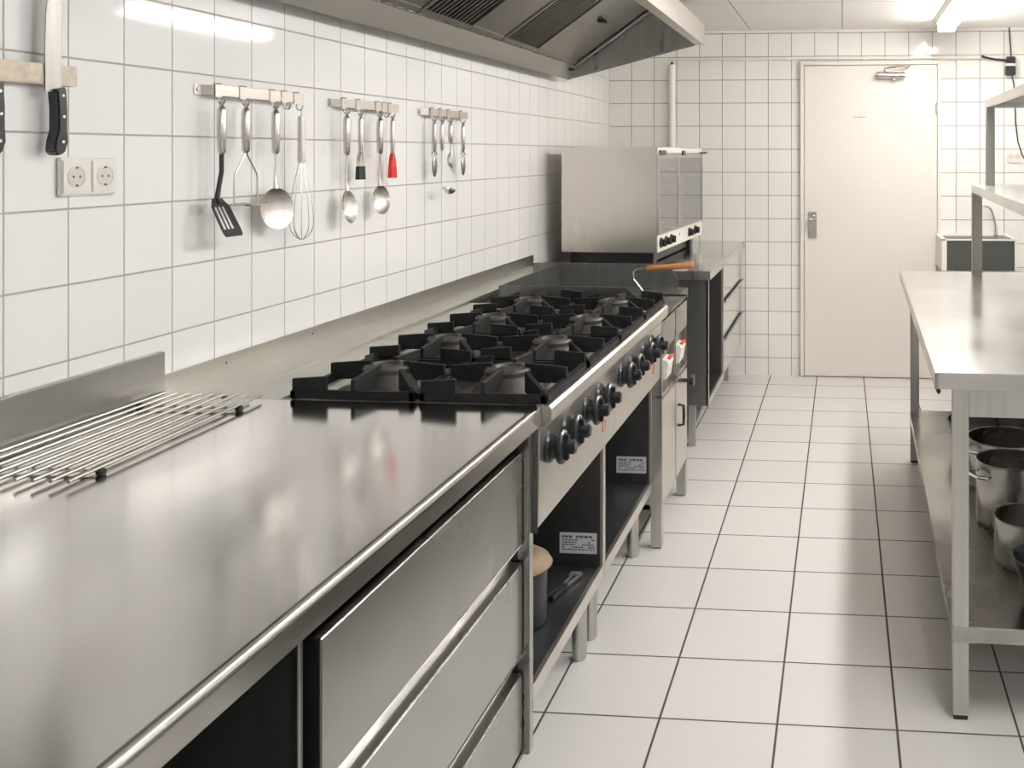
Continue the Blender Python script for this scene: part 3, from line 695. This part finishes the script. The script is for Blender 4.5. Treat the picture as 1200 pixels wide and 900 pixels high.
UX = RX+.010
H1 = [2.251, 2.348, 2.478, 2.532, 2.592]; H2 = [2.852, 2.938, 3.066, 3.112, 3.155]; H3 = [3.492, 3.562, 3.640, 3.765]
rail(2.205, 2.628, H1, 'leftmost of the three steel hook rails, carrying the spatula and whisk')
rail(2.812, 3.222, H2, 'middle of the three steel hook rails, carrying the two brushes')
rail(3.436, 3.84, H3, 'rightmost of the three steel hook rails, nearest the oven')
def handle(t, y, z0, z1, r=.0102, m=None, x=None):
    """flattened steel handle with an eyelet that hangs on a hook"""
    x = UX if x is None else x
    b = MB()
    b.lathe([(.0035, .0015), (.0062, .0008), (.0062, -.0008), (.0035, -.0015), (.0035, .0015)], (x, y, z0+.001), 16, 'Y')
    b.tube([(x, y, z0-.004), (x, y, z0-.009), (x, y, z0-.016), (x, y, (z0+z1)/2), (x, y, z1+.006), (x, y, z1)], [r*.5, r*.8, r, r*1.05, r*.9, r*.5], 14)
    return obj('handle', b, m or m_satin, t)
def dots(h, y, z): 
    b = MB()
    for k in range(3): b.cyl((UX+.0068, y, z+k*.006), (UX+.0088, y, z+k*.006), .0016, n=8)
    obj('mark', b, m_ink, h)
# spatula
y = H1[0]; t = thing('slotted_spatula', 'black slotted spatula with steel handle, first utensil from the left', 'spatula', (UX, y, 1.25))
h = handle(t, y, HZ_, 1.452); dots(h, y, 1.462)
obj('neck', MB().tube([(UX, y, 1.456), (UX, y, 1.41), (UX-.004, y-.005, 1.37), (UX-.003, y-.012, 1.345), (UX+.004, y-.016, 1.332)], [.0055, .0055, .0055, .0065, .006], 10), m_blackm, t)
b = MB(); W_ = .038; zz0, zz1 = 1.345, 1.252
def bl(u, v):  # u across, v down 0..1 -> point on the tilted blade
    return ((UX-.002)+v*.034, y-.016+u+v*.018, zz0+(zz1-zz0)*v)
tt = bmesh.new()
cols = [-W_, -.026, -.018, -.011, -.003, .004, .012, .019, W_]
rows_ = [0, .22, .8, .93, 1.0]
for d_ in (0, 1):
    pass
V = {}
for j, v in enumerate(rows_):
    wd = {0: .5, 1: .93, 2: 1.0, 3: .97, 4: .85}[j]
    for i, u in enumerate(cols): V[i, j] = tt.verts.new(bl(u*wd, v))
for j in range(4):
    for i in range(8):
        if j == 1 and i in (1, 3, 5): continue      # the slots
        if j == 1 and i == 7: pass
        tt.faces.new((V[i, j], V[i+1, j], V[i+1, j+1], V[i, j+1]))
bmesh.ops.solidify(tt, geom=tt.faces[:], thickness=.0028)
b._merge(tt); obj('blade', b, m_blackm, t)
# masher
y = H1[1]; t = thing('potato_masher', 'wire potato masher with steel handle, second utensil from the left', 'masher', (UX, y, 1.32))
h = handle(t, y, HZ_, 1.455); dots(h, y, 1.465)
b = MB(); b.tube([(UX, y, 1.462), (UX, y-.006, 1.45), (UX, y-.045, 1.402), (UX, y-.048, 1.39), (UX, y-.048, 1.325)], .0022, 8)
b.tube([(UX, y, 1.462), (UX, y+.006, 1.45), (UX, y+.045, 1.402), (UX, y+.048, 1.39), (UX, y+.048, 1.325)], .0022, 8)
zz = 1.325; pts = []
for k in range(6):
    xx = UX-.028+k*.014; s = 1 if k % 2 else -1
    pts += [(xx, y-s*.046, zz), (xx, y+s*.046, zz)]
b.tube(pts, .002, 6); b.tube([(UX, y-.048, zz), (UX, y+.048, zz)], .0022, 8); obj('wire_head', b, m_satin, t)
# shallow bowls: skimmer and spoons, built facing +X then turned
def spoon(y, hz, top, bot, wid, turn, tilt, label, name, perf=False, cat='spoon'):
    t = thing(name, label, cat, (UX, y, bot))
    h = handle(t, y, HZ_, hz); dots(h, y, hz+.01)
    hh = (top-bot)/2; zc_ = (top+bot)/2
    b = MB(); b.tube([(UX, y, hz+.005), (UX, y, hz-.03), (UX-.002, y, top+.03), (UX-.001, y, top+.012), (UX, y, top-.002)], [.003, .003, .0035, .005, .007], 10)
    obj('stem', b, m_satin, t)
    b = MB(); b.lathe([(0, -.010), (.35*hh, -.009), (.7*hh, -.005), (.93*hh, 0), (hh, .0015), (hh*.99, .003), (.92*hh, .0015), (.68*hh, -.0035), (.35*hh, -.0075), (0, -.0085)], (0, 0, 0), 40, 'X', (1, wid))
    b.b.verts.ensure_lookup_table()
    M = Matrix.Translation((UX, y, top)) @ Matrix.Rotation(turn, 4, 'Z') @ Matrix.Rotation(tilt, 4, 'Y') @ Matrix.Translation((0, 0, -hh))
    bmesh.ops.transform(b.b, matrix=M, verts=b.b.verts[:])
    obj('bowl', b, m_satin, t)
    if perf:
        b = MB()
        for ring, n_ in ((0, 1), (.28, 6), (.52, 12), (.74, 18)):
            for k in range(n_):
                a = 2*PI*k/n_; b.cyl((-.0075+.006*ring, ring*hh*math.cos(a)*wid, ring*hh*math.sin(a)), (-.0062+.0075*ring, ring*hh*math.cos(a)*wid, ring*hh*math.sin(a)), .0009, n=6)
        bmesh.ops.transform(b.b, matrix=M, verts=b.b.verts[:]); obj('holes', b, m_side, t)
spoon(H1[2], 1.452, 1.362, 1.250, 1.0, -.25, -.06, 'round steel skimmer hanging between the masher and the whisk', 'skimmer', True, 'skimmer')
# whisk
y = H1[4]; t = thing('balloon_whisk', 'steel balloon whisk at the right end of the left rail', 'whisk', (UX+.004, y, 1.21))
b = MB(); b.tube([(UX+.006, y, HZ_+.004), (UX+.006, y, 1.555)], .002, 8).cyl((UX+.006, y, 1.558), (UX+.006, y, 1.428), .0098, .0105, 20, .002); obj('handle', b, m_satin, t)
b = MB(); ww = .032
for k in range(5):
    a = PI*k/5+.2; c, s = math.cos(a), math.sin(a); pts = []
    for i in range(25):
        u = i/24; ang = PI*u
        # down one side and up the other; balloon profile
        sg = math.cos(ang); v = math.sin(ang)
        prof_ = ww*(sg)*(1 if abs(sg) < .0 else 1)
        r_ = math.copysign(abs(sg)**.9, sg)
        depth = v**.8
        rad = (.006+(ww-.006)*math.sin(min(1, depth*1.25)*PI/2)) if depth < .8 else ww*max(0, math.cos((depth-.8)/.2*PI/2))**.6+0
        rad = rad*(1 if sg >= 0 else -1)
        pts.append((UX+.006+c*rad, y+s*rad, 1.432-.218*depth))
    b.tube(pts, .0011, 6)
obj('wires', b, m_satin, t)
spoon(H2[0], 1.448, 1.342, 1.240, .62, -.22, -.16, 'perforated oval serving spoon, first utensil on the middle rail', 'serving_spoon', True)
spoon(H2[2], 1.452, 1.350, 1.255, .68, -.5, -.12, 'solid steel serving spoon hanging beside the red brush', 'serving_spoon')
def brush(y, label, col_m, zr, top_m):
    t = thing('pastry_brush', label, 'brush', (UX, y, 1.37))
    h = handle(t, y, HZ_, zr+.02, .0075)
    b = MB(); b.prism([(y-.007, zr+.048), (y+.007, zr+.048), (y+.018, zr+.018), (y+.019, zr), (y-.019, zr), (y-.018, zr+.018)], UX-.006, UX+.006, 'X', .002); obj('ferrule', b, top_m, t)
    b = MB()
    for i in range(7):
        for j in range(3):
            yy = y-.0160+i*.0053; xx = UX-.0045+j*.0045
            b.tube([(xx, yy, zr+.002), (xx+(j-1)*.001, yy*1.0+(i-3)*.0006, 1.372)], .0027, 5)
    obj('bristles', b, col_m, t)
brush(H2[1], 'pastry brush with black bristles hanging on the middle rail', m_blackm, 1.412, m_satin)
brush(H2[4], 'pastry brush with bright red silicone head on the middle rail', m_red, 1.408, m_red)
# small tools on the right rail
def peeler(y, label):
    t = thing('vegetable_peeler', label, 'peeler', (UX, y, 1.36)); handle(t, y, HZ_, 1.462, .0085)
    b = MB(); b.tube([(UX, y-.024, 1.450), (UX, y-.01, 1.460), (UX, y, 1.463), (UX, y+.01, 1.460), (UX, y+.024, 1.450)], .0028, 8); obj('yoke', b, m_satin, t)
    b = MB(); b.lathe([(0, -.045), (.010, -.037), (.017, -.015), (.018, .008), (.011, .032), (0, .046)], (UX, y+.002, 1.41), 18, 'Z', (.4, 1)); obj('blade', b, m_grey, t)
peeler(H3[0], 'steel vegetable peeler at the left end of the right rail')
peeler(H3[3], 'steel vegetable peeler at the right end of the right rail')
y = H3[1]; t = thing('small_ladle', 'small steel ladle hanging lowest on the right rail', 'ladle', (UX, y, 1.30)); handle(t, y, HZ_, 1.465, .0075)
obj('stem', MB().tube([(UX, y, 1.47), (UX-.002, y, 1.36), (UX, y, 1.328), (UX+.008, y, 1.318)], .0026, 8), m_satin, t)
b = MB(); b.lathe([(0, -.022), (.012, -.019), (.021, -.008), (.023, 0), (.0215, .0), (.019, -.008), (.011, -.017), (0, -.02)], (UX+.030, y, 1.322), 28); b.rot(.35, 'Y', (UX+.03, y, 1.322)); obj('bowl', b, m_satin, t)
y = H3[2]; t = thing('can_opener', 'short steel tool with curled tip between the ladle and right peeler', 'tool', (UX, y, 1.39)); handle(t, y, HZ_, 1.492, .009)
obj('tip', MB().tube([(UX, y, 1.495), (UX, y, 1.48), (UX+.001, y+.003, 1.462), (UX, y-.004, 1.445), (UX-.001, y-.017, 1.432), (UX, y-.016, 1.418), (UX, y, 1.412), (UX, y+.012, 1.398)], [.003, .003, .004, .009, .005, .005, .008, .002], 10), m_side, t)

# ================================================================ back wall fittings
b = MB(); b.tube([(-1.12, D-.020, 2.078), (.94, D-.020, 2.068)], .0085, 12)
t = thing('conduit', 'white horizontal pipe along the back wall above the door', 'pipe', (0, D-.02, 2.06)); obj('pipe_run', b, m_pipe, t)
b = MB()
for x in (-.9, -.35, .15, .65): b.box(x-.008, x+.008, D-.03, D-.0005, 2.060, 2.084, .001)
obj('clip', b, m_pipe, t)
t = thing('standpipe', 'white vertical pipe with dark cap behind the oven', 'pipe', (-1.12, D-.03, ZF+.001)); obj('pipe_run', MB().cyl((-1.12, D-.03, ZF+.001), (-1.12, D-.03, 2.04), .021, n=24), m_pipe, t)
obj('cap', MB().cyl((-1.12, D-.03, 2.04), (-1.12, D-.03, 2.058), .010, .006, 14), m_black, t)
t = thing('switch_box', 'small black box with wires on the back wall at the right', 'box', (1.07, D-.03, 1.95))
b = MB(); b.box(1.038, 1.10, D-.05, D-.0005, 1.955, 2.015, .004).box(1.045, 1.10, D-.045, D-.0005, 2.03, 2.075, .004); obj('casing', b, m_black, t)
obj('band', MB().box(1.045, 1.095, D-.053, D-.0005, 2.014, 2.031, .001), m_white, t)
obj('spout', MB().tube([(1.045, D-.03, 2.052), (.97, D-.035, 2.058), (.92, D-.04, 2.068), (.885, D-.04, 2.078)], [.007, .007, .007, .009], 10), m_black, t)
tag(obj('cable', MB().tube([(1.065, D-.012, ZC-.001), (1.070, D-.012, 2.18), (1.078, D-.012, 2.076)], .004, 6), m_black), 'short black cable from ceiling to the black box', 'cable')
pts = [(1.082, D-.012, 1.954), (1.094, D-.014, 1.90), (1.10, D-.014, 1.80), (1.105, D-.014, 1.65), (1.12, D-.014, 1.53), (1.15, D-.014, 1.44), (1.19, D-.014, 1.38), (1.24, D-.014, 1.36)]
tag(obj('cable', MB().tube(pts, .004, 6), m_black), 'long black cable curving down the tiles from the black box', 'cable')
t = thing('wall_socket', 'white socket on the back wall beside the curving black cable', 'socket', (1.10, D, 1.395))
obj('cover', MB().box(1.055, 1.135, D-.012, D-.0005, 1.395, 1.475, .003), m_white, t)
for x in (1.075, 1.115): obj('socket_insert', MB().lathe([(0, 0), (.016, 0), (.017, -.004), (0, -.004)], (x, D-.012, 1.435), 20, 'Y'), m_socketw, t)
# hand basin on the back wall
t = thing('hand_basin', 'dark-sided steel hand basin on the back wall behind the table', 'sink', (.84, 6.2, .74))
y0s, y1s = 5.98, D-.002
b = MB(); b.box(.630, 1.035, y0s+.004, y1s-.01, .745, .927, .003); obj('basin_body', b, m_sink, t)
b = MB(); b.box(.600, 1.048, y0s, y0s+.03, 0.926, .934, .002).box(.600, .630, y0s, y1s, .74, .934, .002).box(1.035, 1.048, y0s, y1s, .75, .934, .002).box(.6, 1.048, y1s-.05, y1s, .912, .94, .002)
obj('rim', b, m_pipe, t)
b = MB(); fx, fyy = .975, D-.06
b.cyl((fx, fyy, .938), (fx, fyy, .99), .014, .010, 16)
pts = [(fx, fyy, .985), (fx-.010, fyy, 1.04), (fx-.022, fyy, 1.075)]+[(fx-.022-.055+.055*math.cos(a), fyy-.02*i/6, 1.075+.045*math.sin(a)) for i, a in enumerate([j*PI*.92/6 for j in range(1, 7)])]+[(fx-.135, fyy-.02, 1.062)]
b.tube(pts, .007, 10); obj('faucet', b, m_chrome, t)
